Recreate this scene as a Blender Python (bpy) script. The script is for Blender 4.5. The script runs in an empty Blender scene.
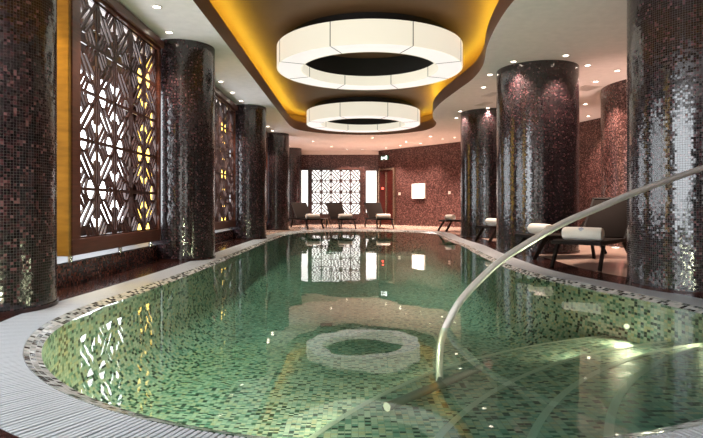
import bpy, bmesh, math, random
from mathutils import Vector, Matrix
from mathutils.geometry import tessellate_polygon
random.seed(7)
C = bpy.context.scene.collection
PI = math.pi
sc = bpy.context.scene
sc.view_settings.view_transform = 'Standard'
sc.view_settings.look = 'None'
sc.view_settings.gamma = 1.0
sc.view_settings.use_curve_mapping = False
sc.view_settings.exposure = 1.0
sc.cycles.use_denoising = True
sc.cycles.caustics_reflective = False
sc.cycles.caustics_refractive = False
sc.cycles.sample_clamp_indirect = 4.0
sc.cycles.max_bounces = 10
sc.cycles.transparent_max_bounces = 16

# ------------------------------------------------------------------ helpers
def link(name, me, mat=None, parent=None):
    o = bpy.data.objects.new(name, me)
    C.objects.link(o)
    if mat is not None:
        for m in (mat if isinstance(mat, (list, tuple)) else [mat]):
            me.materials.append(m)
    if parent is not None:
        o.parent = parent
    return o

def obj(name, bm, mat=None, parent=None, smooth=False, recalc=True):
    if recalc:
        bmesh.ops.recalc_face_normals(bm, faces=bm.faces[:])
    me = bpy.data.meshes.new(name)
    bm.to_mesh(me); bm.free()
    if smooth:
        for p in me.polygons:
            p.use_smooth = True
        try:
            me.set_sharp_from_angle(angle=math.radians(40))
        except Exception:
            pass
    return link(name, me, mat, parent)

def tag(o, label=None, cat=None, group=None, kind=None):
    if label: o['label'] = label
    if cat: o['category'] = cat
    if group: o['group'] = group
    if kind: o['kind'] = kind
    return o

def thing(name, label, cat, loc=(0, 0, 0), rz=0, group=None):
    o = bpy.data.objects.new(name, None)
    o.empty_display_size = .1
    C.objects.link(o)
    o.location = loc; o.rotation_euler = (0, 0, rz)
    return tag(o, label, cat, group, 'thing')

def struct(o):
    o['kind'] = 'structure'
    return o

def dup(root, loc, rz, label, group=None):
    r = root.copy(); C.objects.link(r)
    r.location = loc; r.rotation_euler = (0, 0, rz); r['label'] = label
    if group: r['group'] = group
    for ch in list(root.children):
        c = ch.copy(); C.objects.link(c); c.parent = r
        for g in list(ch.children):
            d = g.copy(); C.objects.link(d); d.parent = c
    return r

def box(bm, lo, hi, mat=Matrix()):
    vs = [bm.verts.new(mat @ Vector((x, y, z))) for x in (lo[0], hi[0]) for y in (lo[1], hi[1]) for z in (lo[2], hi[2])]
    for f in ((0, 1, 3, 2), (4, 6, 7, 5), (0, 4, 5, 1), (2, 3, 7, 6), (0, 2, 6, 4), (1, 5, 7, 3)):
        bm.faces.new([vs[i] for i in f])

def bevel(bm, w=.005, seg=2):
    bmesh.ops.remove_doubles(bm, verts=bm.verts[:], dist=1e-5)
    bmesh.ops.bevel(bm, geom=bm.edges[:], offset=w, segments=seg, affect='EDGES', profile=.5)

def bar(bm, a, b, w, t, n):
    """a flat bar from a to b, width w in the plane whose normal is n, thickness t along n"""
    a, b, n = Vector(a), Vector(b), Vector(n).normalized()
    d = (b - a).normalized(); s = d.cross(n).normalized()
    vs = []
    for p in (a, b):
        for i in (-1, 1):
            for j in (-1, 1):
                vs.append(bm.verts.new(p + s * (i * w / 2) + n * (j * t / 2)))
    for f in ((0, 1, 3, 2), (4, 6, 7, 5), (0, 4, 5, 1), (2, 3, 7, 6), (0, 2, 6, 4), (1, 5, 7, 3)):
        bm.faces.new([vs[i] for i in f])

def tube(bm, pts, rad, seg=12, cap=True):
    pts = [Vector(p) for p in pts]
    rs = rad if isinstance(rad, (list, tuple)) else [rad] * len(pts)
    up = None; rings = []
    for i, p in enumerate(pts):
        d = (pts[min(i + 1, len(pts) - 1)] - pts[max(i - 1, 0)]).normalized()
        if up is None:
            up = Vector((0, 0, 1)) if abs(d.z) < .9 else Vector((1, 0, 0))
        s = d.cross(up).normalized(); up = s.cross(d).normalized()
        rings.append([bm.verts.new(p + s * (math.cos(2 * PI * k / seg) * rs[i]) + up * (math.sin(2 * PI * k / seg) * rs[i])) for k in range(seg)])
    for a, b in zip(rings, rings[1:]):
        for k in range(seg):
            bm.faces.new((a[k], a[(k + 1) % seg], b[(k + 1) % seg], b[k]))
    if cap:
        bm.faces.new(rings[0][::-1]); bm.faces.new(rings[-1])

def lathe(bm, prof, seg=48, c=(0, 0, 0), closed=False):
    """prof: list of (r, z)"""
    rings = []
    for r, z in prof:
        rings.append([bm.verts.new((c[0] + r * math.cos(2 * PI * k / seg), c[1] + r * math.sin(2 * PI * k / seg), c[2] + z)) for k in range(seg)])
    prs = list(zip(rings, rings[1:])) + ([(rings[-1], rings[0])] if closed else [])
    for a, b in prs:
        for k in range(seg):
            bm.faces.new((a[k], a[(k + 1) % seg], b[(k + 1) % seg], b[k]))
    if not closed:
        for rg, pr in ((rings[0], prof[0]), (rings[-1], prof[-1])):
            if pr[0] > 1e-4:
                bm.faces.new(rg)

def catmull(pts, n=8, closed=False):
    P = [Vector(p) for p in pts]; out = []
    m = len(P)
    for i in range(m if closed else m - 1):
        g = (lambda k: P[k % m]) if closed else (lambda k: P[max(0, min(m - 1, k))])
        p0, p1, p2, p3 = g(i - 1), g(i), g(i + 1), g(i + 2)
        for k in range(n):
            t = k / n
            out.append(.5 * ((2 * p1) + (p2 - p0) * t + (2 * p0 - 5 * p1 + 4 * p2 - p3) * t * t + (3 * p1 - p0 - 3 * p2 + p3) * t ** 3))
    if not closed: out.append(P[-1])
    return out

def resample(loop, step):
    L = [0]
    m = len(loop)
    for i in range(m): L.append(L[-1] + (loop[(i + 1) % m] - loop[i]).length)
    n = int(round(L[-1] / step)); out = []; j = 0
    for k in range(n):
        s = L[-1] * k / n
        while L[j + 1] < s: j += 1
        t = (s - L[j]) / max(1e-9, L[j + 1] - L[j])
        out.append(loop[j].lerp(loop[(j + 1) % m], t))
    return out, L[-1]

def offset(loop, w):
    m = len(loop); out = []
    for i in range(m):
        d = (loop[(i + 1) % m] - loop[i - 1]).normalized()
        out.append(loop[i] + Vector((d.y, -d.x)) * w)     # counter-clockwise loop: outward
    return out

def uvset(bm, face, uvs):
    l = bm.loops.layers.uv.verify()
    for lp, uv in zip(face.loops, uvs): lp[l].uv = uv

def strip(bm, A, zA, B, zB, arc, total, v0=0., v1=None, sel=None):
    m = len(A)
    if v1 is None: v1 = v0 + math.hypot((A[0] - B[0]).length, zA - zB)
    a = [bm.verts.new((p.x, p.y, zA)) for p in A]; b = [bm.verts.new((p.x, p.y, zB)) for p in B]
    for i in range(m):
        if sel and not sel(A[i]): continue
        j = (i + 1) % m
        f = bm.faces.new((a[i], a[j], b[j], b[i]))
        u0 = total * i / m; u1 = total * (i + 1) / m
        uvset(bm, f, ((u0, v0), (u1, v0), (u1, v1), (u0, v1)))
    bmesh.ops.delete(bm, geom=[v for v in bm.verts if not v.link_faces], context='VERTS')

def poly(bm, loops, z, flip=False):
    """flat face with holes, UV = x, y"""
    vl = [[Vector((p[0], p[1], 0)) for p in lp] for lp in loops]
    flat = [v for lp in vl for v in lp]
    bv = [bm.verts.new((v.x, v.y, z)) for v in flat]
    for t in tessellate_polygon(vl):
        a, b, c = (flat[i] for i in t)
        cr = (b - a).cross(c - a).z
        if abs(cr) < 1e-9: continue
        t = list(t)
        if (cr < 0) != flip: t = t[::-1]
        f = bm.faces.new([bv[i] for i in t])
        uvset(bm, f, [(flat[i].x, flat[i].y) for i in t])

def wall_strip(bm, pts, z0, z1, u0=0):
    u = u0
    for p, q in zip(pts, pts[1:]):
        w = math.hypot(q[0] - p[0], q[1] - p[1])
        vs = [bm.verts.new((p[0], p[1], z0)), bm.verts.new((q[0], q[1], z0)), bm.verts.new((q[0], q[1], z1)), bm.verts.new((p[0], p[1], z1))]
        f = bm.faces.new(vs)
        uvset(bm, f, ((u, z0), (u + w, z0), (u + w, z1), (u, z1)))
        u += w
    bmesh.ops.remove_doubles(bm, verts=bm.verts[:], dist=1e-5)

# ------------------------------------------------------------------ materials
class N:
    def __init__(s, name):
        s.m = bpy.data.materials.new(name); s.m.use_nodes = True
        s.t = s.m.node_tree; s.b = s.t.nodes.get('Principled BSDF'); s.out = s.t.nodes.get('Material Output')
    def n(s, typ, **kw):
        x = s.t.nodes.new(typ)
        for k, v in kw.items(): setattr(x, k, v)
        return x
    def l(s, a, b): s.t.links.new(a, b)
    def math(s, op, a, b=None):
        x = s.n('ShaderNodeMath', operation=op)
        for i, v in enumerate((a, b)):
            if v is None: continue
            if isinstance(v, (int, float)): x.inputs[i].default_value = v
            else: s.l(v, x.inputs[i])
        return x.outputs[0]
    def vm(s, op, a, b=None):
        x = s.n('ShaderNodeVectorMath', operation=op)
        for i, v in enumerate((a, b)):
            if v is None: continue
            if isinstance(v, (tuple, list)): x.inputs[i].default_value = v
            else: s.l(v, x.inputs[i])
        return x
    def ramp(s, fac, stops, const=False):
        r = s.n('ShaderNodeValToRGB'); cr = r.color_ramp
        if const: cr.interpolation = 'CONSTANT'
        while len(cr.elements) < len(stops): cr.elements.new(.5)
        for e, (p, c) in zip(cr.elements, stops):
            e.position = p; e.color = (*c, 1)
        s.l(fac, r.inputs[0]); return r.outputs[0]

def plain(name, col, rough=.5, metal=0., spec=.5, bump=0., bscale=60.):
    k = N(name)
    k.b.inputs['Base Color'].default_value = (*col, 1); k.b.inputs['Roughness'].default_value = rough
    k.b.inputs['Metallic'].default_value = metal; k.b.inputs['Specular IOR Level'].default_value = spec
    tc = k.n('ShaderNodeTexCoord'); no = k.n('ShaderNodeTexNoise'); no.inputs['Scale'].default_value = bscale
    k.l(tc.outputs['Object'], no.inputs['Vector'])
    mx = k.n('ShaderNodeMix', data_type='RGBA'); mx.inputs[6].default_value = (*[c * .9 for c in col], 1); mx.inputs[7].default_value = (*[min(1, c * 1.08) for c in col], 1)
    k.l(no.outputs[0], mx.inputs[0]); k.l(mx.outputs[2], k.b.inputs['Base Color'])
    if bump:
        bp = k.n('ShaderNodeBump'); bp.inputs['Strength'].default_value = bump; bp.inputs['Distance'].default_value = .004
        k.l(no.outputs[0], bp.inputs['Height']); k.l(bp.outputs[0], k.b.inputs['Normal'])
    return k.m

def emis(name, col, s):
    k = N(name)
    k.b.inputs['Base Color'].default_value = (*[c * .5 for c in col], 1)
    k.b.inputs['Emission Color'].default_value = (*col, 1); k.b.inputs['Emission Strength'].default_value = s
    k.b.inputs['Roughness'].default_value = .4
    return k.m

def mosaic(name, tile, stops, grout, rough=.15, jit=.05, spec=.5, asp=1., metal=0., ior=1.5):
    k = N(name)
    uv = k.n('ShaderNodeUVMap')
    sv = k.vm('MULTIPLY', uv.outputs[0], (1 / tile / asp, 1 / tile, 0)).outputs[0]
    fl = k.vm('FLOOR', sv).outputs[0]; fr = k.vm('FRACTION', sv).outputs[0]
    wn = k.n('ShaderNodeTexWhiteNoise', noise_dimensions='3D'); k.l(fl, wn.inputs['Vector'])
    col = k.ramp(wn.outputs['Value'], stops, True)
    sx = k.n('ShaderNodeSeparateXYZ'); k.l(fr, sx.inputs[0])
    ex = k.math('ABSOLUTE', k.math('SUBTRACT', sx.outputs[0], .5)); ey = k.math('ABSOLUTE', k.math('SUBTRACT', sx.outputs[1], .5))
    g = k.math('GREATER_THAN', k.math('MAXIMUM', ex, ey), .455)
    mx = k.n('ShaderNodeMix', data_type='RGBA'); k.l(g, mx.inputs[0]); k.l(col, mx.inputs[6]); mx.inputs[7].default_value = (*grout, 1)
    k.l(mx.outputs[2], k.b.inputs['Base Color'])
    rr = k.math('ADD', k.math('MULTIPLY', g, .5), rough); k.l(rr, k.b.inputs['Roughness'])
    k.b.inputs['Specular IOR Level'].default_value = spec
    k.b.inputs['Metallic'].default_value = metal
    ge = k.n('ShaderNodeNewGeometry')
    w2 = k.n('ShaderNodeTexWhiteNoise', noise_dimensions='3D'); k.l(k.vm('ADD', fl, (31.7, 11.3, 5.1)).outputs[0], w2.inputs['Vector'])
    j = k.vm('MULTIPLY', k.vm('SUBTRACT', w2.outputs['Color'], (.5, .5, .5)).outputs[0], (jit, jit, jit)).outputs[0]
    nn = k.vm('NORMALIZE', k.vm('ADD', ge.outputs['Normal'], j).outputs[0]).outputs[0]
    k.l(nn, k.b.inputs['Normal'])
    k.b.inputs['IOR'].default_value = ior
    return k.m

def wood(name, c1, c2, rough=.35, scale=(3, 3, 40)):
    k = N(name); tc = k.n('ShaderNodeTexCoord')
    mp = k.n('ShaderNodeMapping'); mp.inputs['Scale'].default_value = scale; k.l(tc.outputs['Object'], mp.inputs['Vector'])
    no = k.n('ShaderNodeTexNoise'); no.inputs['Scale'].default_value = 1.5; no.inputs['Detail'].default_value = 5; k.l(mp.outputs[0], no.inputs['Vector'])
    k.l(k.ramp(no.outputs[0], [(.3, c1), (.7, c2)]), k.b.inputs['Base Color'])
    k.b.inputs['Roughness'].default_value = rough
    return k.m

M = {}
M['col'] = mosaic('column_mosaic', .021, [(0, (.004, .003, .004)), (.40, (.012, .005, .008)), (.66, (.032, .011, .013)), (.86, (.055, .020, .024)), (.95, (.11, .05, .055))], (.016, .011, .012), .13, .075, .5, ior=1.75)
M['wall'] = mosaic('wall_mosaic', .024, [(0, (.036, .016, .015)), (.3, (.078, .033, .030)), (.62, (.135, .058, .053)), (.85, (.25, .13, .12))], (.06, .03, .026), .2, .10, .5)
M['kerb'] = mosaic('kerb_mosaic', .024, [(0, (.012, .007, .008)), (.3, (.06, .02, .016)), (.6, (.16, .05, .035)), (.85, (.30, .11, .08))], (.02, .012, .012), .2, .12, .5)
M['pool'] = mosaic('pool_mosaic', .024, [(0, (.52, .58, .47)), (.24, (.38, .48, .40)), (.46, (.20, .36, .29)), (.62, (.54, .51, .34)), (.76, (.07, .17, .12)), (.87, (.012, .04, .03))], (.36, .39, .33), .3, .03, .3, 1.5)
M['band'] = mosaic('rim_mosaic', .030, [(0, (.55, .57, .55)), (.35, (.38, .42, .40)), (.6, (.06, .08, .07)), (.85, (.012, .016, .016))], (.4, .42, .42), .12, .08, .6, 1.3)
M['wood'] = wood('dark_wood', (.020, .007, .006), (.055, .017, .012), .42)
M['woodp'] = wood('red_wood', (.05, .014, .009), (.12, .035, .02), .3)
M['cream'] = plain('cream_plaster', (.90, .82, .80), .85, bscale=8)
M['cornice'] = plain('cream_cornice', (.74, .66, .62), .8)
M['brown'] = plain('brown_plaster', (.17, .085, .040), .6, bscale=6)
M['fascia'] = plain('brown_fascia', (.13, .055, .03), .5, bscale=6)
M['floor'] = plain('beige_stone', (.60, .44, .36), .16, bscale=3)
M['dark'] = wood('dark_polished_stone', (.022, .009, .008), (.055, .022, .018), .14, (2, 9, 2))
M['slat'] = plain('white_slat', (.46, .50, .53), .35)
M['chan'] = plain('drain_channel', (.07, .08, .085), .6)
M['steel'] = plain('brushed_steel', (.80, .81, .80), .28, .55)
M['rail2'] = plain('dull_steel', (.24, .26, .24), .5)
M['chrome'] = plain('post_steel', (.55, .55, .56), .2, 1.)
M['rattan'] = plain('brown_sling', (.014, .009, .007), .85, spec=.12, bscale=160)
M['frame'] = plain('dark_lounger_frame', (.009, .006, .005), .6, spec=.12)
M['towel'] = plain('cream_towel', (.86, .82, .77), .95, bump=.8, bscale=220)
M['emblem'] = plain('blue_grey_thread', (.42, .46, .56), .9)
M['black'] = plain('black_drum', (.006, .005, .005), .6)
M['seam'] = plain('shade_seam', (.10, .085, .07), .7)
M['light_wood'] = wood('pale_wood', (.40, .24, .15), (.52, .34, .22), .4)
M['sky'] = emis('daylight_glass', (.90, .95, 1.0), 4.)
M['skyfar'] = emis('daylight_glass_far', (1.0, .97, .93), 1.0)
M['gold'] = emis('amber_glass', (1.0, .62, .12), 2.6)
M['led'] = emis('amber_led', (1.0, .72, .05), 17.0)
M['shade'] = emis('lamp_shade_cream', (1.0, .93, .77), .37)
M['diff'] = emis('lamp_diffuser', (1.0, .94, .90), .41)
M['bulb'] = emis('bulb_glow', (1.0, .86, .70), 6.)
M['trimw'] = plain('white_trim', (.75, .70, .66), .4)
M['vent'] = plain('vent_metal', (.74, .66, .62), .5)
M['ventd'] = plain('vent_dark', (.42, .35, .32), .7)
M['lbox'] = emis('light_box', (1.0, .96, .90), 2.2)
M['exit'] = emis('exit_green', (.008, .07, .03), .4)
M['exitw'] = emis('exit_white', (1, 1, 1), 2.0)
M['red'] = emis('red_lamp', (1.0, .05, .03), 3.0)
M['goldwood'] = wood('golden_satin_panel', (.19, .095, .014), (.30, .155, .025), .45, (3, 3, 14))
M['doorm'] = wood('door_wood', (.035, .008, .007), (.075, .016, .012), .2)
M['jamb'] = plain('bronze_jamb', (.45, .32, .24), .25, .8)
M['plamp'] = emis('pool_lamp_warm', (1.0, .80, .52), 1.2)
M['plamp2'] = emis('pool_lamp_cool', (.75, 1.0, .80), 3.)
M['drain'] = plain('drain_dark', (.03, .05, .045), .5)

def water_mat():
    k = N('pool_water'); k.t.nodes.remove(k.b)
    tr = k.n('ShaderNodeBsdfTransparent'); tr.inputs[0].default_value = (.60, .91, .87, 1)
    gl = k.n('ShaderNodeBsdfGlossy'); gl.inputs['Roughness'].default_value = .015; gl.inputs[0].default_value = (1, 1, 1, 1)
    fr = k.n('ShaderNodeFresnel'); fr.inputs[0].default_value = 1.23
    tc = k.n('ShaderNodeTexCoord'); no = k.n('ShaderNodeTexNoise'); no.inputs['Scale'].default_value = 1.6; no.inputs['Detail'].default_value = 2
    k.l(tc.outputs['Object'], no.inputs['Vector'])
    bp = k.n('ShaderNodeBump'); bp.inputs['Strength'].default_value = .14; bp.inputs['Distance'].default_value = .02
    k.l(no.outputs[0], bp.inputs['Height']); k.l(bp.outputs[0], gl.inputs['Normal'])
    mx = k.n('ShaderNodeMixShader'); k.l(fr.outputs[0], mx.inputs[0]); k.l(tr.outputs[0], mx.inputs[1]); k.l(gl.outputs[0], mx.inputs[2])
    k.l(mx.outputs[0], k.out.inputs[0])
    return k.m
M['water'] = water_mat()

# ------------------------------------------------------------------ dimensions
CEIL = 3.14; REC = 3.68; WATER = -.03; BED = -.78
XL = -3.5; YN = -2.2; YB = 23.5

# ------------------------------------------------------------------ pool
pp = [(.3 + 2.3 * math.cos(a), 4.15 + 2.3 * math.sin(a)) for a in [math.radians(180 + 19 * i) for i in range(9)]]
pp += [(2.58, 3.75), (2.62, 4.2), (2.5, 4.75), (2.3, 5.4), (2.12, 6.1), (2.03, 6.8), (2.03, 7.5), (2.07, 8.5), (2.13, 9.6), (2.24, 11), (2.25, 12.6), (2.32, 14), (2.42, 15.2),
       (2.40, 16.3), (2.1, 17.1), (1.4, 17.7), (.5, 17.9), (-.5, 17.8), (-1.2, 17.35), (-1.6, 16.6), (-1.8, 15.5), (-1.86, 14), (-1.88, 11), (-1.88, 8), (-1.9, 6.5), (-1.95, 5.2)]
loop, PER = resample([Vector((p.x, p.y)) for p in catmull([(a, b, 0) for a, b in pp], 10, True)], .10)
bandO = offset(loop, .085); grO = offset(loop, .40); dkO = offset(loop, .86)

bm = bmesh.new(); strip(bm, loop, WATER, bandO, 0, None, PER, 0, .09)
struct(obj('trim_1', bm, M['band'], smooth=True))
bm = bmesh.new(); prev = (loop, WATER, 0.)
for k in range(9):
    a = PI / 2 * k / 8
    q = (offset(loop, -.45 * (1 - math.cos(a))), -.33 + (BED + .33) * math.sin(a)); v = prev[2] + (.30 if k == 0 else .45 * PI / 16)
    strip(bm, q[0], q[1], prev[0], prev[1], None, PER, -v, -prev[2]); prev = (q[0], q[1], v)
poly(bm, [prev[0]], BED)
bmesh.ops.remove_doubles(bm, verts=bm.verts[:], dist=1e-4)
basin = struct(obj('pool_basin', bm, M['pool'], smooth=True, recalc=False))
bm = bmesh.new(); poly(bm, [loop], WATER)
struct(obj('water', bm, M['water'], recalc=False))

# overflow grille : channel + radial slats
gr = thing('overflow_grille', 'pale ribbed overflow grille running round the rim of the green pool', 'pool grille', (0, 0, 0))
bm = bmesh.new(); strip(bm, bandO, -.016, grO, -.016, None, PER)
obj('channel', bm, M['chan'], gr, recalc=False)
fine, _ = resample(loop, .0235)
fb, fo = offset(fine, .088), offset(fine, .397)
bm = bmesh.new()
for i in range(len(fine)):
    a, b = fb[i], fo[i]
    d = (b - a).normalized()
    bar(bm, (a.x, a.y, -.007), (b.x, b.y, -.007), .0165 , .014, (0, 0, 1))
obj('slats', bm, M['slat'], gr)

# floor
bm = bmesh.new(); strip(bm, grO, 0, dkO, 0, None, PER, sel=lambda p: p.y < 14.9)
struct(obj('floor_border', bm, M['dark'], recalc=False))
bm = bmesh.new(); strip(bm, grO, -.001, dkO, -.001, None, PER, sel=lambda p: p.y >= 14.8)
poly(bm, [[(XL, YN), (8.2, YN), (8.2, YB + .3), (XL, YB + .3)], dkO], -.001)
struct(obj('floor', bm, M['floor'], recalc=False))

# steps in the near right corner of the pool
def inside(p, lp):
    c = False; m = len(lp)
    for i in range(m):
        a, b = lp[i], lp[i - 1]
        if (a.y > p.y) != (b.y > p.y) and p.x < (b.x - a.x) * (p.y - a.y) / (b.y - a.y) + a.x: c = not c
    return c
SC = Vector((3.8, .8)); noses = []
bm = bmesh.new()
for r, z, zb in ((3.12, -.11, -.21), (3.42, -.21, -.31), (3.85, -.31, -.41), (4.5, -.41, BED)):
    arc = [SC + Vector((math.cos(a), math.sin(a))) * r for a in [2 * PI * k / 360 for k in range(360)]]
    ins = [inside(p, loop) for p in arc]
    st = next(i for i in range(360) if ins[i] and not ins[i - 1])
    run = []
    k = st
    while ins[k % 360]: run.append(arc[k % 360]); k += 1
    rim = [p for p in loop if (p - SC).length < r]
    rim.sort(key=lambda p: math.atan2(p.y - 4.15, p.x - .3))
    # order rim so that it starts near the end of run
    if (rim[0] - run[-1]).length > (rim[-1] - run[-1]).length: rim = rim[::-1]
    pg = run + rim
    poly(bm, [pg], z)
    noses.append((run, z))
    u = 0
    for p, q in zip(run, run[1:]):
        w = (q - p).length
        f = bm.faces.new([bm.verts.new((p.x, p.y, zb)), bm.verts.new((q.x, q.y, zb)), bm.verts.new((q.x, q.y, z)), bm.verts.new((p.x, p.y, z))])
        uvset(bm, f, ((u, zb), (u + w, zb), (u + w, z), (u, z))); u += w
struct(obj('pool_steps', bm, M['pool'], recalc=False))

bm = bmesh.new()
for run, z in noses:
    for p, q in zip(run, run[1:]):
        a, b = SC + (p - SC) * 1.0006, SC + (q - SC) * 1.0006
        c, d = SC + (q - SC).normalized() * ((q - SC).length - .035), SC + (p - SC).normalized() * ((p - SC).length - .035)
        f = bm.faces.new([bm.verts.new((v.x, v.y, z + .003)) for v in (a, b, c, d)][::-1])
        f = bm.faces.new([bm.verts.new(v) for v in ((a.x, a.y, z - .025), (b.x, b.y, z - .025), (b.x, b.y, z + .003), (a.x, a.y, z + .003))])
struct(obj('trim_5', bm, plain('pale_step_nosing', (.66, .68, .58), .3), recalc=False))

# drain
t = thing('pool_drain', 'small dark square drain cover in the mosaic pool floor', 'drain', (-.33, 7.2, BED))
bm = bmesh.new(); box(bm, (-.08, -.08, .0), (.08, .08, .012)); obj('cover', bm, M['drain'], t)
bm = bmesh.new()
for i in range(4): box(bm, (-.06, -.062 + i * .036, .012), (.06, -.046 + i * .036, .016))
obj('bars', bm, M['chan'], t)

# underwater lamps (fixtures on the pool walls, some of them added as fill)
def pool_lamp(p, d, warm, power, label, size=.3):
    d = Vector(d).normalized(); p = Vector(p)
    t = thing('pool_light', label, 'pool light', p)
    R = d.to_track_quat('Z', 'Y').to_matrix().to_4x4()
    bm = bmesh.new(); lathe(bm, [(.12, -.01), (.12, .012), (.095, .018)], 24); bm.transform(R @ Matrix.Scale(size, 4)); obj('bezel', bm, M['steel'], t)
    bm = bmesh.new(); lathe(bm, [(.09, .018), (.06, .026), (0.0001, .03)], 24); bm.transform(R @ Matrix.Scale(size, 4)); obj('lens', bm, M['plamp' if warm else 'plamp2'], t)
    L = bpy.data.lights.new('pool_lamp', 'SPOT'); L.energy = power; L.shadow_soft_size = .08; L.spot_size = math.radians(165); L.spot_blend = .9
    L.color = (1., .70, .46) if warm else (.80, 1., .78)
    o = bpy.data.objects.new('pool_lamp', L); C.objects.link(o); o.location = p + d * .06
    o.rotation_euler = (-d).to_track_quat('Z', 'Y').to_euler()
for r, z, an, pw, lb in ((4.5, -.58, 124, 30, 'underwater light in the lowest pool step, right of the handrail foot'),
                     (4.5, -.58, 142, 34, 'underwater light in the lowest pool step, left of the handrail foot'),
                     (3.85, -.36, 120, 12, 'underwater light in the second lowest pool step'),
                     (3.42, -.26, 118, 14, 'underwater light in the third lowest pool step')):
    dv = Vector((math.cos(math.radians(an)), math.sin(math.radians(an)), 0))
    pool_lamp((SC.x + dv.x * (r + .006), SC.y + dv.y * (r + .006), z), dv, True, pw, lb, .35)
def rim_lamp(px, py, z, warm, pw, label, size=.5, turn=0):
    i = min(range(len(loop)), key=lambda k: (loop[k] - Vector((px, py))).length)
    d = loop[(i + 1) % len(loop)] - loop[i - 1]; d = Vector((-d.y, d.x, 0)).normalized()
    e = Matrix.Rotation(turn, 3, 'Z') @ d
    pool_lamp((loop[i].x + d.x * .012, loop[i].y + d.y * .012, z), e, warm, pw, label, size)
rim_lamp(2.46, 4.9, -.29, True, 13, 'small underwater light in the right pool wall at the end of the lowest step', .22, .5)
rim_lamp(2.6, 3.8, -.12, True, 9, 'small added underwater light, out of view in the right pool wall, brightening the steps', .25)  # unseen lamp added to brighten the step treads
rim_lamp(-.55, 2.02, -.28, True, 135, 'added unseen underwater light in the near end wall of the pool, left of the steps', .5, .55)  # added lamp, hidden from the camera, lifts the near pool floor
rim_lamp(-1.45, 2.68, -.28, True, 40, 'added unseen underwater light in the near left bend of the pool wall', .5, .6)  # another added lamp, fill for the near left of the basin

# ------------------------------------------------------------------ ceiling with the curved cove
cp = [(-1.82, 3.5), (-1.82, 6.3), (-1.82, 9), (-1.82, 12), (-1.82, 14.5), (-1.80, 16.2), (-1.62, 17.1), (-1.0, 17.8), (-.2, 18.15), (.63, 18.25), (1.5, 17.95), (2.17, 17.35), (2.44, 16.6), (2.42, 15.7), (2.2, 14.8),
      (2.05, 13.8), (2.04, 12.6), (2.16, 11.2), (2.25, 10.2), (2.20, 9.2), (2.0, 8.1), (1.89, 7.1), (1.87, 6.2), (2.0, 5.0), (2.15, 3.8), (2.0, 2.6), (1.4, 1.8), (.3, 1.5), (-.8, 1.75), (-1.55, 2.4)]
cp = cp[::-1]
cl = [Vector((p.x, p.y)) for p in catmull([(a, b, 0) for a, b in cp], 10, True)]
area = sum(cl[i].x * cl[(i + 1) % len(cl)].y - cl[(i + 1) % len(cl)].x * cl[i].y for i in range(len(cl)))
if area < 0: cl = cl[::-1]
cl, CPER = resample(cl, .10)
bm = bmesh.new(); poly(bm, [[(XL, YN), (8.2, YN), (8.2, YB + .3), (XL, YB + .3)], cl], CEIL, True)
struct(obj('ceiling', bm, M['cream'], recalc=False))
c1 = offset(cl, .02); c2 = offset(cl, .42)
bm = bmesh.new(); strip(bm, cl, CEIL, cl, CEIL + .27, None, CPER); strip(bm, cl, CEIL + .27, c1, CEIL + .27, None, CPER); strip(bm, c1, CEIL + .27, c1, CEIL + .20, None, CPER)
struct(obj('trim_2', bm, M['fascia'], recalc=False))
bm = bmesh.new(); strip(bm, c1, CEIL + .20, c2, CEIL + .20, None, CPER); strip(bm, c2, CEIL + .20, c2, REC, None, CPER); poly(bm, [c2], REC, True)
struct(obj('ceiling_recess', bm, M['brown'], recalc=False))
bm = bmesh.new()
l0, l1 = offset(cl, .05), offset(cl, .11)
strip(bm, l0, CEIL + .255, l1, CEIL + .255, None, CPER)
t = obj('cove_light', bm, M['led'], recalc=False)
tag(t, 'amber light strip hidden along the edge of the brown ceiling recess', 'cove light', None, 'thing')

# ------------------------------------------------------------------ ring lamps
def ring_lamp(name, c, ro, ri, zb, h, label):
    t = thing(name, label, 'ceiling light', (c[0], c[1], zb), 0, 'ring lamps in the ceiling recess')
    bm = bmesh.new(); lathe(bm, [(ro, 0), (ro, h), (ro - .02, h), (ro - .02, 0.002)], 96, closed=True); obj('outer_shade', bm, M['shade'], t, True)
    bm = bmesh.new(); lathe(bm, [(ri, 0), (ri, h * .5), (ri + .02, h * .5), (ri + .02, 0.002)], 96, closed=True); obj('inner_shade', bm, M['shade'], t, True)
    bm = bmesh.new(); lathe(bm, [(ri + .021, .004), (ro - .021, .004), (ro - .021, .018), (ri + .021, .018)], 96, closed=True); obj('diffuser', bm, M['diff'], t, True)
    zt = REC - zb - .001
    bm = bmesh.new(); lathe(bm, [(ri + .025, h * .5), (ri + .025, zt), (ro - .22, zt), (ro - .22, h - .01), (ro - .03, h - .01), (ro - .03, h - .03)], 96, closed=True); obj('mounting_drum', bm, M['black'], t, True)
    for k in range(8):
        a = math.radians(22 + 45 * k)
        bm = bmesh.new(); R = Matrix.Rotation(a, 4, 'Z')
        box(bm, (ro - .003, -.006, .002), (ro + .004, .006, h), R)
        box(bm, (ri - .004, -.006, .002), (ri + .003, .006, h * .5), R)
        box(bm, (ri, -.004, -.001), (ro, .004, .005), R)
        obj('seam', bm, M['seam'], t)
    return t
ring_lamp('ring_lamp', (.31, 9.6), 1.60, 1.17, CEIL + .0, .365, 'nearer and larger looking glowing ring lamp hung in the brown ceiling recess')
ring_lamp('ring_lamp', (.34, 16.0), 1.64, 1.20, CEIL + .0, .365, 'farther glowing ring lamp at the far end of the ceiling recess')

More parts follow.
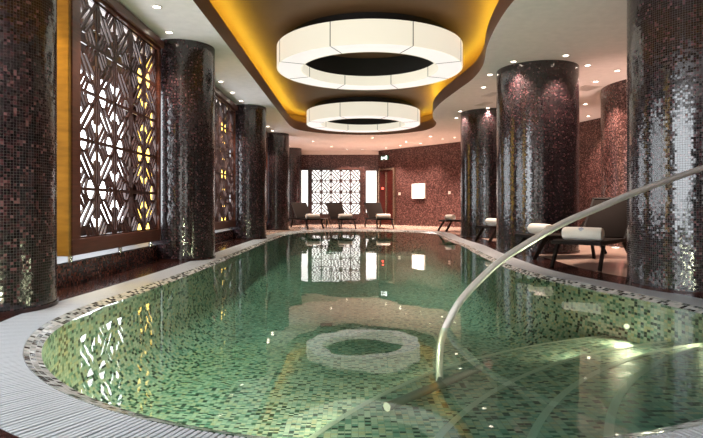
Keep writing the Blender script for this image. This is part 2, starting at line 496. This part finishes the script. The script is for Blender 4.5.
# ------------------------------------------------------------------ columns
def column(c, r, label):
    bm = bmesh.new(); seg = 96
    for k in range(seg):
        a0, a1 = 2 * PI * k / seg, 2 * PI * (k + 1) / seg
        vs = [bm.verts.new((r * math.cos(a), r * math.sin(a), z)) for a, z in ((a0, 0), (a1, 0), (a1, CEIL - .003), (a0, CEIL - .003))]
        f = bm.faces.new(vs)
        uvset(bm, f, ((a0 * r, 0), (a1 * r, 0), (a1 * r, CEIL), (a0 * r, CEIL)))
    bmesh.ops.remove_doubles(bm, verts=bm.verts[:], dist=1e-5)
    t = thing('mosaic_column', label, 'column', (c[0], c[1], 0))
    obj('shaft', bm, M['col'], t, True, recalc=False)
    bm = bmesh.new(); lathe(bm, [(r + .004, 0), (r + .012, 0), (r + .012, .03), (r + .004, .03)], 96, closed=True); obj('base_ring', bm, M['dark'], t, True)
LC = [(-2.78, 4.24), (-2.5, 8.2), (-2.5, 13.2), (-2.5, 18.05), (-2.5, 22.6)]
for c, lb in zip(LC, ['dark mosaic column at the left edge of the picture, nearest on the left side', 'dark mosaic column at the right end of the near lattice screen', 'third mosaic column of the left row, beyond the middle lattice screen',
                      'fourth mosaic column of the left row, narrow and partly hidden', 'last and farthest mosaic column of the left row, beside the far loungers']):
    column(c, .45, lb)
RC = [(3.45, 5.33), (3.22, 9.55), (3.45, 13.9)]
for c, lb in zip(RC, ['wide mosaic column behind the handrail at the right edge of the picture', 'wide mosaic column in the middle of the right row, behind the handrail', 'farthest mosaic column of the right row, beside the far right wall']):
    column(c, .70 if c[1] < 6 else .68, lb)

# ------------------------------------------------------------------ walls
def wall(name, pts, mat, z0=0, z1=CEIL, smooth=False):
    bm = bmesh.new(); wall_strip(bm, pts, z0, z1)
    return struct(obj(name, bm, mat, smooth=smooth, recalc=False))
wall('wall_left', [(XL, YN), (XL, YB)], M['wood'])
wall('wall_back', [(XL, YB), (1.15, YB)], M['wall'])
rp = [(1.15, YB), (2.6, 21.85), (3.97, 20.2), (5.4, 18.2), (6.5, 15.3), (6.95, 13.2), (7.1, 11.5)]
rs = [(p.x, p.y) for p in catmull([(a, b, 0) for a, b in rp], 8)]
wall('wall_right', rs + [(7.3, 9), (7.3, YN)], M['wall'], smooth=True)
wall('wall_near', [(7.3, YN), (XL, YN)], M['wall'])
ar = [(6.30 + 1.3 * math.cos(a), 10.76 + 1.3 * math.sin(a)) for a in [math.radians(20 + 320 * k / 48) for k in range(49)]][::1]
bm = bmesh.new(); wall_strip(bm, ar[::-1], 0, CEIL); struct(obj('wall_right_bulge', bm, M['wall'], smooth=True, recalc=False))
bm = bmesh.new(); box(bm, (XL, YB - .10, CEIL - .17), (1.15, YB, CEIL)); struct(obj('trim_3', bm, M['cornice']))

# kerb below the lattice screens
bm = bmesh.new()
wall_strip(bm, [(-2.76, YN), (-2.76, YB)][::1], 0, .22)
f = bm.faces.new([bm.verts.new(p) for p in ((-2.76, YN, .22), (-2.76, YB, .22), (XL, YB, .22), (XL, YN, .22))])
uvset(bm, f, ((0, 0), (25, 0), (25, .74), (0, .74)))
struct(obj('kerb', bm, [M['kerb']], recalc=False))
bm = bmesh.new(); box(bm, (XL, YN, .221), (-2.775, YB, .232)); struct(obj('trim_4', bm, plain('grey_ledge_stone', (.045, .047, .06), .6)))

# ------------------------------------------------------------------ windows
wn = [0]
def window(lo, hi, mat, fr=.06, axis='x', s=1):
    """flush glazing with a frame; lo, hi corners of the pane in the wall plane (two coordinates), s: side the room lies on"""
    wn[0] += 1
    u0, z0 = lo[0], lo[2]; u1, z1 = hi[0], hi[2]; w = lo[1]
    def P(u, z, d): return (w + s * d, u, z) if axis == 'x' else (u, w + s * d, z)
    def bx(bm, a, b):
        lo_ = [min(i, j) for i, j in zip(a, b)]; hi_ = [max(i, j) for i, j in zip(a, b)]; box(bm, lo_, hi_)
    t = bpy.data.objects.new('window_%d' % wn[0], None); C.objects.link(t); t['kind'] = 'structure'
    bm = bmesh.new(); bx(bm, P(u0, z0, .01), P(u1, z1, .03)); obj('pane', bm, mat, t)
    bm = bmesh.new()
    bx(bm, P(u0 - fr, z0 - fr, 0), P(u0, z1 + fr, .07)); bx(bm, P(u1, z0 - fr, 0), P(u1 + fr, z1 + fr, .07))
    bx(bm, P(u0, z0 - fr, 0), P(u1, z0, .07)); bx(bm, P(u0, z1, 0), P(u1, z1 + fr, .07))
    obj('window_frame', bm, M['wood'], t)
window((5.0, XL, .50), (8.35, XL, 2.52), M['sky'])
window((10.2, XL, .50), (13.4, XL, 2.52), M['sky'])
window((16.9, XL, .50), (18.6, XL, 2.52), M['sky'])
window((-.2, XL, .30), (3.5, XL, 2.90), M['sky'])
window((-1.70, YB, .42), (.38, YB, 2.32), M['skyfar'], .07, 'y', -1)
window((-2.30, YB, .50), (-1.86, YB, 2.30), M['skyfar'], .05, 'y', -1)
window((.62, YB, .50), (1.06, YB, 2.28), M['skyfar'], .05, 'y', -1)
window((-2.4, YN, .5), (-.4, YN, 2.6), M['skyfar'], .07, 'y', 1)  # unseen glowing window added behind the camera as general fill
window((1.0, YN, .5), (3.0, YN, 2.6), M['skyfar'], .07, 'y', 1)  # second added window, more fill from behind the camera
# amber light panels behind the screens
def gold(y0, y1, label):
    t = thing('amber_light_panel', label, 'wall light', (XL, (y0 + y1) / 2, .235))
    w = (y1 - y0) / 2
    bm = bmesh.new(); box(bm, (.0, -w, 0), (.04, w, CEIL - .24)); obj('glass', bm, M['gold'], t)
    bm = bmesh.new()
    for s in (-1, 1): box(bm, (0, s * (w + .02) - .02, 0), (.06, s * (w + .02) + .02, CEIL - .24))
    obj('edge_frame', bm, M['wood'], t)
gold(4.15, 4.80, 'tall amber lit wall strip glowing behind the nearest left column')
gold(8.85, 9.60, 'tall amber lit wall strip seen through the near lattice screen')
gold(14.45, 15.1, 'tall amber lit wall strip seen through the middle lattice screen')

# ------------------------------------------------------------------ lattice screens
def lattice_bars(W, H, nu, nv, w, par=0, simple=False):
    """list of 2D segments for a lattice of nu x nv mirrored cells"""
    S = []
    cu, cv = W / nu, H / nv
    for i in range(nu + 1): S.append(((i * cu, 0), (i * cu, H), w * 1.1))
    for j in range(nv + 1): S.append(((0, j * cv), (W, j * cv), w * 1.1))
    base = [((0, 0), (1, 1), 1.), ((.12, .40), (.60, .80), .85), ((.40, .20), (.88, .60), .85), ((.12, .12), (.12, .62), .8), ((.88, .88), (.88, .38), .8),
            ((.22, .22), (.46, .22), .85), ((.46, .22), (.60, 0), .85), ((.78, .78), (.54, .78), .85), ((.54, .78), (.40, 1), .85),
            ((0, 1), (.36, .62), .9), ((1, 0), (.64, .38), .9), ((.20, 1), (.46, .70), .75), ((.80, 0), (.54, .30), .75)]
    if simple: base = [((0, 0), (1, 1), 1.), ((.05, .38), (.62, .95), .9), ((.38, .05), (.95, .62), .9), ((0, 1), (.3, .7), .9), ((1, 0), (.7, .3), .9)]
    for i in range(nu):
        for j in range(nv):
            fl = (i + j + par) % 2
            for a, b, k in base:
                if k == 0: continue
                q = []
                for (x, y) in (a, b):
                    if fl: x = 1 - x
                    q.append(((i + x) * cu, (j + y) * cv))
                S.append((q[0], q[1], w * k))
    return S
def screen(y0, y1, label, x=-2.68, nu=5, side=False):
    z0, z1 = .30, CEIL - .002
    t = thing('lattice_screen', label, 'lattice screen', (x, (y0 + y1) / 2, .232), 0, 'dark wood lattice screens along the left side')
    cy = (y0 + y1) / 2; L = y1 - y0; zz = .232
    def B(name, lo, hi, mat='wood'):
        bm = bmesh.new(); box(bm, (lo[0], lo[1], lo[2] - zz), (hi[0], hi[1], hi[2] - zz)); bevel(bm, .006, 1); return obj(name, bm, M[mat], t)
    B('bottom_rail', (-.10, -L / 2, z0), (0, L / 2, .455), 'woodp')
    B('top_rail', (-.10, -L / 2, 2.955), (.0, L / 2, z1), 'woodp')
    B('cornice', (0, -L / 2, 2.99), (.045, L / 2, 3.09), 'woodp')
    B('stile', (-.10, -L / 2, .455), (0, -L / 2 + .17, 2.955), 'woodp'); B('stile', (-.10, L / 2 - .07, .455), (0, L / 2, 2.955), 'woodp')
    B('side_panel', (-.30, -L / 2 - .04, z0), (-.012, -L / 2 - .002, z1), 'goldwood')
    W = L - .24; bm = bmesh.new()
    for n, (a, b, w) in enumerate(lattice_bars(W, 2.5, nu, 5, .032, 0)):
        bar(bm, (-.05, -L / 2 + .17 + a[0], .455 + a[1] - zz), (-.05, -L / 2 + .17 + b[0], .455 + b[1] - zz), w, .020 + .0006 * (n % 7), (1, 0, 0))
    obj('lattice', bm, M['wood'], t)
    for q in (-L / 2 + .08, 0, L / 2 - .25):
        bm = bmesh.new(); lathe(bm, [(.022, 0), (.022, .068)], 12, (-.06, q, 0)); obj('post', bm, M['chrome'], t, True)
    return t
screen(5.28, 7.74, 'near dark wood lattice screen with bright window behind, between the first two left columns', nu=5)
screen(8.75, 12.75, 'middle dark wood lattice screen beyond the second left column', nu=8)
screen(13.7, 17.6, 'far dark wood lattice screen between the third and fourth left columns', nu=8)

# lattice in front of the far window
t = thing('lattice_screen', 'pale backlit lattice screen on the far window behind the loungers', 'lattice screen', (-1.70, YB - .16, .42))
bm = bmesh.new()
for n, (a, b, w) in enumerate(lattice_bars(2.08, 1.9, 5, 4, .046, 0, True)):
    bar(bm, (a[0], 0, a[1]), (b[0], 0, b[1]), w, .035 + .0005 * (n % 7), (0, 1, 0))
obj('lattice', bm, M['wood'], t)
bm = bmesh.new()
for lo, hi in (((-.09, -.05, -.09), (0, .05, 1.99)), ((2.08, -.05, -.09), (2.17, .05, 1.99)), ((0, -.05, -.09), (2.08, .05, 0)), ((0, -.05, 1.9), (2.08, .05, 1.99))):
    box(bm, lo, hi)
obj('frame', bm, M['wood'], t)
for q in (-.04, 2.12):
    bm = bmesh.new(); box(bm, (q - .03, .05, .9), (q + .03, .09, .96)); obj('bracket', bm, M['chrome'], t)

# ------------------------------------------------------------------ door, sign and fittings on the far right wall
wd = Vector((2.6 - 1.15, 21.85 - YB, 0)).normalized(); wnrm = Vector((wd.y, -wd.x, 0))   # normal into the room
if wnrm.y > 0: wnrm = -wnrm
def onwall(name, label, cat, s, z, kind='thing'):
    p = Vector((1.15, YB, 0)) + wd * s + wnrm * .02
    o = bpy.data.objects.new(name, None); C.objects.link(o)
    o.location = (p.x, p.y, z); o.rotation_euler = (0, 0, math.atan2(wd.y, wd.x))
    o['kind'] = kind
    if kind == 'thing': tag(o, label, cat)
    return o
def pb(name, t, lo, hi, mat):
    bm = bmesh.new(); box(bm, lo, hi); return obj(name, bm, M[mat], t)
d = onwall('door_1', '', '', .08, 0, 'structure')       # local +x along the wall, -y into the room
pb('door_leaf', d, (.07, -.05, .005), (.88, -.005, 2.28), 'doorm')
bm = bmesh.new(); box(bm, (.0, -.09, 0), (.07, 0, 2.36)); box(bm, (.88, -.09, 0), (.96, 0, 2.36)); box(bm, (.07, -.09, 2.28), (.88, 0, 2.36)); obj('door_frame', bm, M['jamb'], d)
pb('pull_handle', d, (.47, -.11, .3), (.51, -.05, 2.2), 'jamb')
t = onwall('exit_sign', 'small green exit sign with white pictogram above the far door', 'exit sign', .22, 2.72)
pb('sign_box', t, (-.02, -.06, 0), (.42, 0, .18), 'exit')
bm = bmesh.new()
box(bm, (.05, -.065, .11), (.08, -.06, .145)); bar(bm, (.06, -.063, .11), (.08, -.063, .06), .03, .006, (0, 1, 0)); bar(bm, (.08, -.063, .06), (.11, -.063, .02), .018, .006, (0, 1, 0)); bar(bm, (.075, -.063, .06), (.03, -.063, .03), .018, .006, (0, 1, 0))
bar(bm, (.07, -.063, .10), (.12, -.063, .09), .014, .006, (0, 1, 0))
obj('pictogram', bm, M['exitw'], t); bm = bmesh.new()
bar(bm, (.17, -.063, .085), (.24, -.063, .085), .03, .006, (0, 1, 0)); bar(bm, (.235, -.063, .085), (.205, -.063, .125), .02, .006, (0, 1, 0)); bar(bm, (.235, -.063, .085), (.205, -.063, .045), .02, .006, (0, 1, 0))
obj('arrow', bm, M['exitw'], t); bm = bmesh.new()
box(bm, (.29, -.065, .02), (.37, -.06, .16))
obj('doorway_symbol', bm, M['exitw'], t)
t = onwall('indicator_lamp', 'small red indicator lamp beside the far door', 'indicator light', .35, 1.52)
bm = bmesh.new(); lathe(bm, [(.05, 0), (.05, .03), (.035, .05), (.0001, .06)], 20); bm.transform(Matrix.Rotation(PI / 2, 4, 'X')); bm.transform(Matrix.Translation((0, -.05, 0))); obj('lens', bm, M['red'], t, True)
t = onwall('wall_light_box', 'square glowing white light box on the far right mosaic wall', 'light box', 2.02, 1.10)
pb('glass', t, (0, -.06, 0), (.62, -.02, .54), 'lbox')
bm = bmesh.new()
for lo, hi in (((-.025, -.07, -.025), (0, 0, .565)), ((.62, -.07, -.025), (.645, 0, .565)), ((0, -.07, -.025), (.62, 0, 0)), ((0, -.07, .54), (.62, 0, .565))): box(bm, lo, hi)
obj('frame', bm, M['trimw'], t)
for s, lb in ((1.27, 'small wall switch right of the far door'), (3.85, 'small wall switch right of the glowing light box')):
    t = onwall('wall_switch', lb, 'switch', s, 1.28)
    pb('plate', t, (-.05, -.02, -.05), (.05, 0, .05), 'trimw'); pb('rocker', t, (-.02, -.03, -.03), (.02, -.02, .03), 'ventd')

# ------------------------------------------------------------------ downlights
ORD = ['first', 'second', 'third', 'fourth', 'fifth', 'sixth', 'seventh', 'eighth', 'ninth', 'tenth', 'eleventh', 'twelfth', 'thirteenth', 'fourteenth', 'fifteenth', 'sixteenth', 'seventeenth', 'eighteenth']
proto = [None]
def downlight(x, y, label, power=55, cone=75, col=(1., .80, .62)):
    if proto[0] is None:
        t = thing('downlight', label, 'ceiling light', (x, y, CEIL), 0, 'round downlights in the cream ceiling')
        bm = bmesh.new(); lathe(bm, [(.045, -.001), (.062, -.001), (.062, -.008), (.045, -.012)], 20, closed=True); obj('trim_ring', bm, M['trimw'], t, True)
        bm = bmesh.new(); lathe(bm, [(.044, -.003), (.03, -.012), (.0001, -.016)], 16); obj('bulb', bm, M['bulb'], t, True)
        proto[0] = t
    else:
        dup(proto[0], (x, y, CEIL), 0, label)
    L = bpy.data.lights.new('spot_lamp', 'SPOT'); L.energy = power * 1.5; L.spot_size = math.radians(cone); L.spot_blend = .6; L.shadow_soft_size = .04; L.color = col
    o = bpy.data.objects.new('spot_lamp', L); C.objects.link(o); o.location = (x, y, CEIL - .03)
ys = [3.2, 5.6, 6.5, 7.45, 9.4, 10.4, 11.4, 12.3, 14.4, 15.3, 16.25, 17.2, 19.3, 20.4, 21.6]
for i, y in enumerate(ys):
    downlight(-2.30 if y < 7 else -2.47, y, 'downlight above the left deck, %s from the camera' % ORD[i], 50, 70)
downlight(-3.12, 4.95, 'added amber downlight brightening the side panel between the nearest left column and the first lattice screen', 70, 75, (1., .66, .12))  # lamp added to make the golden side panel brighter
right = [(3.35, 8.6), (2.64, 8.96), (2.48, 9.85), (2.62, 10.9), (3.95, 9.2), (4.62, 9.56), (4.62, 10.4), (4.75, 11.9), (5.4, 12.7), (6.2, 14.4), (2.70, 13.66), (2.8, 14.7), (3.27, 13.2)]
right.sort(key=lambda p: p[1])
for i, (x, y) in enumerate(right):
    downlight(x, y, 'downlight in the right ceiling around the wide columns, %s nearest' % ORD[i], 80, 90, (1., .74, .60))
far = [(2.67, 18.6), (3.2, 19.3), (3.54, 18.9), (2.6, 20.7), (1.9, 21.4), (.73, 19.0), (-.79, 21.7), (-.2, 22.9), (.45, 22.9), (1.4, 22.2), (2.0, 20.2), (-1.4, 20.0)]
far.sort(key=lambda p: (p[0]))
for i, (x, y) in enumerate(far):
    downlight(x, y, 'downlight in the ceiling beyond the recess, %s from the left' % ORD[i], 110, 95, (1., .76, .62))

# ceiling vents
def vent(x, y, w, l, label):
    t = thing('ceiling_vent', label, 'air vent', (x, y, CEIL), .3)
    bm = bmesh.new()
    for lo, hi in (((-w, -l, -.012), (-w + .03, l, -.001)), ((w - .03, -l, -.012), (w, l, -.001)), ((-w + .03, -l, -.012), (w - .03, -l + .03, -.001)), ((-w + .03, l - .03, -.012), (w - .03, l, -.001))): box(bm, lo, hi)
    obj('frame', bm, M['vent'], t)
    bm = bmesh.new(); box(bm, (-w + .03, -l + .03, -.004), (w - .03, l - .03, -.001)); obj('backing', bm, M['ventd'], t)
    bm = bmesh.new(); n = 6
    for k in range(n):
        yy = -l + .03 + (2 * l - .06) * (k + .5) / n; box(bm, (-w + .03, yy - .012, -.010), (w - .03, yy + .012, -.004))
    obj('louvres', bm, M['vent'], t)
vent(4.70, 11.0, .20, .20, 'square air vent in the ceiling between the wide column and curved wall')
vent(3.05, 12.7, .12, .22, 'small air vent in the ceiling above the far right column')
vent(2.95, 11.6, .12, .22, 'small air vent in the ceiling left of the middle wide column')

# ------------------------------------------------------------------ loungers  (local +x = foot end, origin under the hinge)
def make_lounger(label):
    t = thing('sun_lounger', label, 'sun lounger', (0, 0, 0), 0, 'brown sun loungers round the pool')
    w = .30
    bm = bmesh.new(); box(bm, (.0, -w + .03, .325), (1.04, w - .03, .345)); bevel(bm, .006); obj('seat', bm, M['rattan'], t, True)
    R = Matrix.Translation((0, 0, .335)) @ Matrix.Rotation(math.radians(46), 4, 'Y')      # x- axis tips up
    bm = bmesh.new(); box(bm, (-.74, -w + .02, -.012), (-.02, w - .02, .012), R); bevel(bm, .006)
    b = obj('backrest', bm, M['rattan'], t, True)
    bm = bmesh.new()
    for s in (-1, 1): box(bm, (-.76, s * (w - .015) - .014, -.018), (-.0, s * (w - .015) + .014, .018), R)
    box(bm, (-.775, -w, -.018), (-.745, w, .018), R); obj('back_frame', bm, M['frame'], b)
    for s in (-1, 1):
        bm = bmesh.new(); box(bm, (-.55, s * (w - .015) - .016, .30), (1.06, s * (w - .015) + .016, .348)); bevel(bm, .004, 1); obj('side_rail', bm, M['frame'], t)
        for a, c in ((.88, 1.08), (-.40, -.56)):
            bm = bmesh.new(); y = s * (w - .02)
            bar(bm, (a, y, .31), (c, y + s * .01, 0), .055, .032, (0, 1, 0)); obj('leg', bm, M['frame'], t)
    for x, n in ((1.045, 'foot_rail'), (-.53, 'head_rail')):
        bm = bmesh.new(); box(bm, (x - .016, -w + .03, .302), (x + .016, w - .03, .346)); obj(n, bm, M['frame'], t)
    for s in (-1, 1):
        bm = bmesh.new(); bar(bm, (-.36, s * (w - .07), .335 + .36 * math.tan(math.radians(46)) - .025), (-.50, s * (w - .07), .33), .022, .022, (0, 1, 0)); obj('back_strut', bm, M['frame'], t)
    return t
def make_towel(label):
    t = thing('rolled_towel', label, 'towel', (0, 0, 0), 0, 'rolled towels on the loungers')
    r, h = .082, .24
    prof = [(.0001, -h + .012), (.02, -h + .004), (.035, -h + .010), (.05, -h), (.06, -h + .008), (r - .01, -h), (r, -h + .02), (r + .003, 0), (r, h - .02), (r - .01, h), (.06, h - .008), (.05, h), (.035, h - .010), (.02, h - .004), (.0001, h - .012)]
    bm = bmesh.new(); lathe(bm, prof, 28); bm.transform(Matrix.Translation((0, 0, r)) @ Matrix.Rotation(PI / 2, 4, 'X')); obj('roll', bm, M['towel'], t, True)
    bm = bmesh.new()
    bar(bm, (r * math.cos(.2) + .002, -.235, r + r * math.sin(.2)), (r * math.cos(.2) + .002, .235, r + r * math.sin(.2)), .012, .006, (1, 0, .2)); obj('free_edge', bm, M['towel'], t)
    return t
L0 = [None, None]
def place(px, py, hx, hy, label, tlabel, emblem=False, towel_at=.80):
    """px, py: centre of the foot end on the floor; (hx, hy): direction the foot end points to"""
    a = math.atan2(hy, hx); c, s = math.cos(a), math.sin(a)
    hinge = (px - c * 1.06, py - s * 1.06, 0)
    if L0[0] is None:
        L0[0] = make_lounger(label); L0[0].location = hinge; L0[0].rotation_euler = (0, 0, a)
    else: dup(L0[0], hinge, a, label)
    tp = (hinge[0] + c * towel_at, hinge[1] + s * towel_at, .3462)
    if L0[1] is None:
        L0[1] = make_towel(tlabel); L0[1].location = tp; L0[1].rotation_euler = (0, 0, a)
    else:
        dup(L0[1], tp, a, tlabel)
    return tp, a
place(-1.22, 18.72, .45, -.89, 'leftmost of the three far loungers, in front of the lattice window', 'rolled towel on the leftmost far lounger')
place(-.13, 18.72, .33, -.944, 'middle of the three far loungers, in front of the lattice window', 'rolled towel on the middle far lounger')
place(1.16, 18.72, .24, -.97, 'rightmost of the three far loungers, beside the far door', 'rolled towel on the rightmost far lounger')
place(2.80, 16.95, -.95, -.25, 'lounger at the far right wall, mostly hidden behind the farthest right column', 'rolled towel beside the left edge of the farthest right column')
place(2.86, 11.97, -.95, -.28, 'lounger between the two farther right columns with its foot end showing', 'rolled towel between the two farther right columns')
place(2.62, 8.32, -.97, -.22, 'lounger in front of the middle wide column, behind the handrail', 'rolled towel in front of the middle wide column, touching the handrail line')
tp, a = place(2.76, 6.78, -.66, -.75, 'nearest lounger on the right, raised back beside the rightmost wide column', 'nearest rolled towel, with faint blue emblem, on the right lounger')
t = [o for o in C.objects if o.get('label', '').startswith('nearest rolled towel')][0]
bm = bmesh.new()
for k in range(5):
    an = math.radians(28 + 9 * k); rr = .087
    box(bm, (rr * math.cos(an) - .003, -.035 + .012 * abs(k - 2), .082 + rr * math.sin(an) - .004), (rr * math.cos(an) + .003, .035 - .012 * abs(k - 2), .082 + rr * math.sin(an) + .004))
e = obj('emblem', bm, M['emblem'], t); e['label'] = 'faint blue-grey emblem'

# side table between the far loungers
t = thing('side_table', 'small pale wooden side table between the left two far loungers', 'table', (-.92, 19.55, 0))
bm = bmesh.new(); lathe(bm, [(.0001, .32), (.19, .32), (.20, .33), (.19, .345), (.0001, .345)], 32); obj('table_top', bm, M['wood'], t, True)
for k in range(3):
    a = 2 * PI * k / 3 + .5
    bm = bmesh.new(); tube(bm, [(.08 * math.cos(a), .08 * math.sin(a), .322), (.17 * math.cos(a), .17 * math.sin(a), 0)], [.018, .013], 10); obj('leg', bm, M['light_wood'], t, True)

# uplights along the curved right wall
def uplight(x, y, label, p=40):
    t = thing('floor_uplight', label, 'floor light', (x, y, 0))
    bm = bmesh.new(); lathe(bm, [(.06, 0), (.075, 0), (.075, .012), (.06, .012)], 24, closed=True); obj('ring', bm, M['steel'], t, True)
    bm = bmesh.new(); lathe(bm, [(.058, .002), (.03, .008), (.0001, .010)], 20); obj('lens', bm, M['bulb'], t, True)
    L = bpy.data.lights.new('uplight_lamp', 'SPOT'); L.energy = p; L.spot_size = math.radians(70); L.spot_blend = .7; L.shadow_soft_size = .04; L.color = (1., .72, .60)
    o = bpy.data.objects.new('uplight_lamp', L); C.objects.link(o); o.location = (x, y, .03); o.rotation_euler = (PI, 0, 0)
uplight(4.93, 10.25, 'floor uplight glowing at the foot of the curved wall behind the right lounger', 90)
uplight(6.35, 14.6, 'floor uplight at the foot of the recessed right wall', 60)

# ------------------------------------------------------------------ handrail
cam_z = .78
path = [(703 + 60, 150, 4.55), (703, 168, 4.5), (640, 190.4, 4.35), (600, 207, 4.22), (558, 225.5, 4.08), (507, 256, 3.92), (480, 279, 3.83), (460, 301, 3.75), (449, 320, 3.70), (442, 336, 3.66)]
P = []
for x, y, d in path: P.append(((x - 351) * d / 550, d, cam_z + (206 - y) * d / 550))
x0, y0, z0 = P[-1]
P = [(P[0][0] + .12, P[0][1] + .0, P[0][2] - .05), ] + P
P = [(P[0][0] + .08, P[0][1], .75), (P[0][0] + .08, P[0][1], 0.0)][::-1] + P
P += [(x0 - .02, y0 - .01, -.20), (x0 - .02, y0 - .01, -.408)]
t = thing('handrail', 'curved stainless steel handrail rising out of the pool at the steps', 'handrail', (0, 0, 0))
sm = catmull(P, 10)
bm = bmesh.new(); tube(bm, sm, .025, 16); obj('rail', bm, M['steel'], t, True)
bm = bmesh.new(); lathe(bm, [(.024, .001), (.055, .001), (.055, .008), (.024, .014)], 24, (P[0][0], P[0][1], 0), closed=True); obj('flange', bm, M['steel'], t, True)
bm = bmesh.new(); lathe(bm, [(.024, 0), (.05, 0), (.05, .008), (.024, .014)], 24, (x0 - .02, y0 - .01, -.409), closed=True); obj('flange', bm, M['steel'], t, True)

bm = bmesh.new(); tube(bm, [(.20, 3.12, -.36), (.57, 3.52, -.36), (.90, 3.87, -.36)], .026, 12); obj('foot_bar', bm, M['rail2'], t, True)
bm = bmesh.new()
tube(bm, [(x0 - .02, y0 - .02, -.36), (.55, 3.51, -.36)], .016, 10); obj('bracket', bm, M['rail2'], t, True)

# ------------------------------------------------------------------ world, camera
w = bpy.data.worlds.new('world'); sc.world = w; w.use_nodes = True
w.node_tree.nodes['Background'].inputs[0].default_value = (.6, .65, .7, 1); w.node_tree.nodes['Background'].inputs[1].default_value = .3
cam = bpy.data.cameras.new('camera'); cam.sensor_width = 36; cam.lens = 550 / 703 * 36; cam.shift_y = -13 / 703; cam.clip_start = .05; cam.clip_end = 100
co = bpy.data.objects.new('camera', cam); C.objects.link(co); co.location = (0, 0, cam_z); co.rotation_euler = (PI / 2, 0, 0)
sc.camera = co
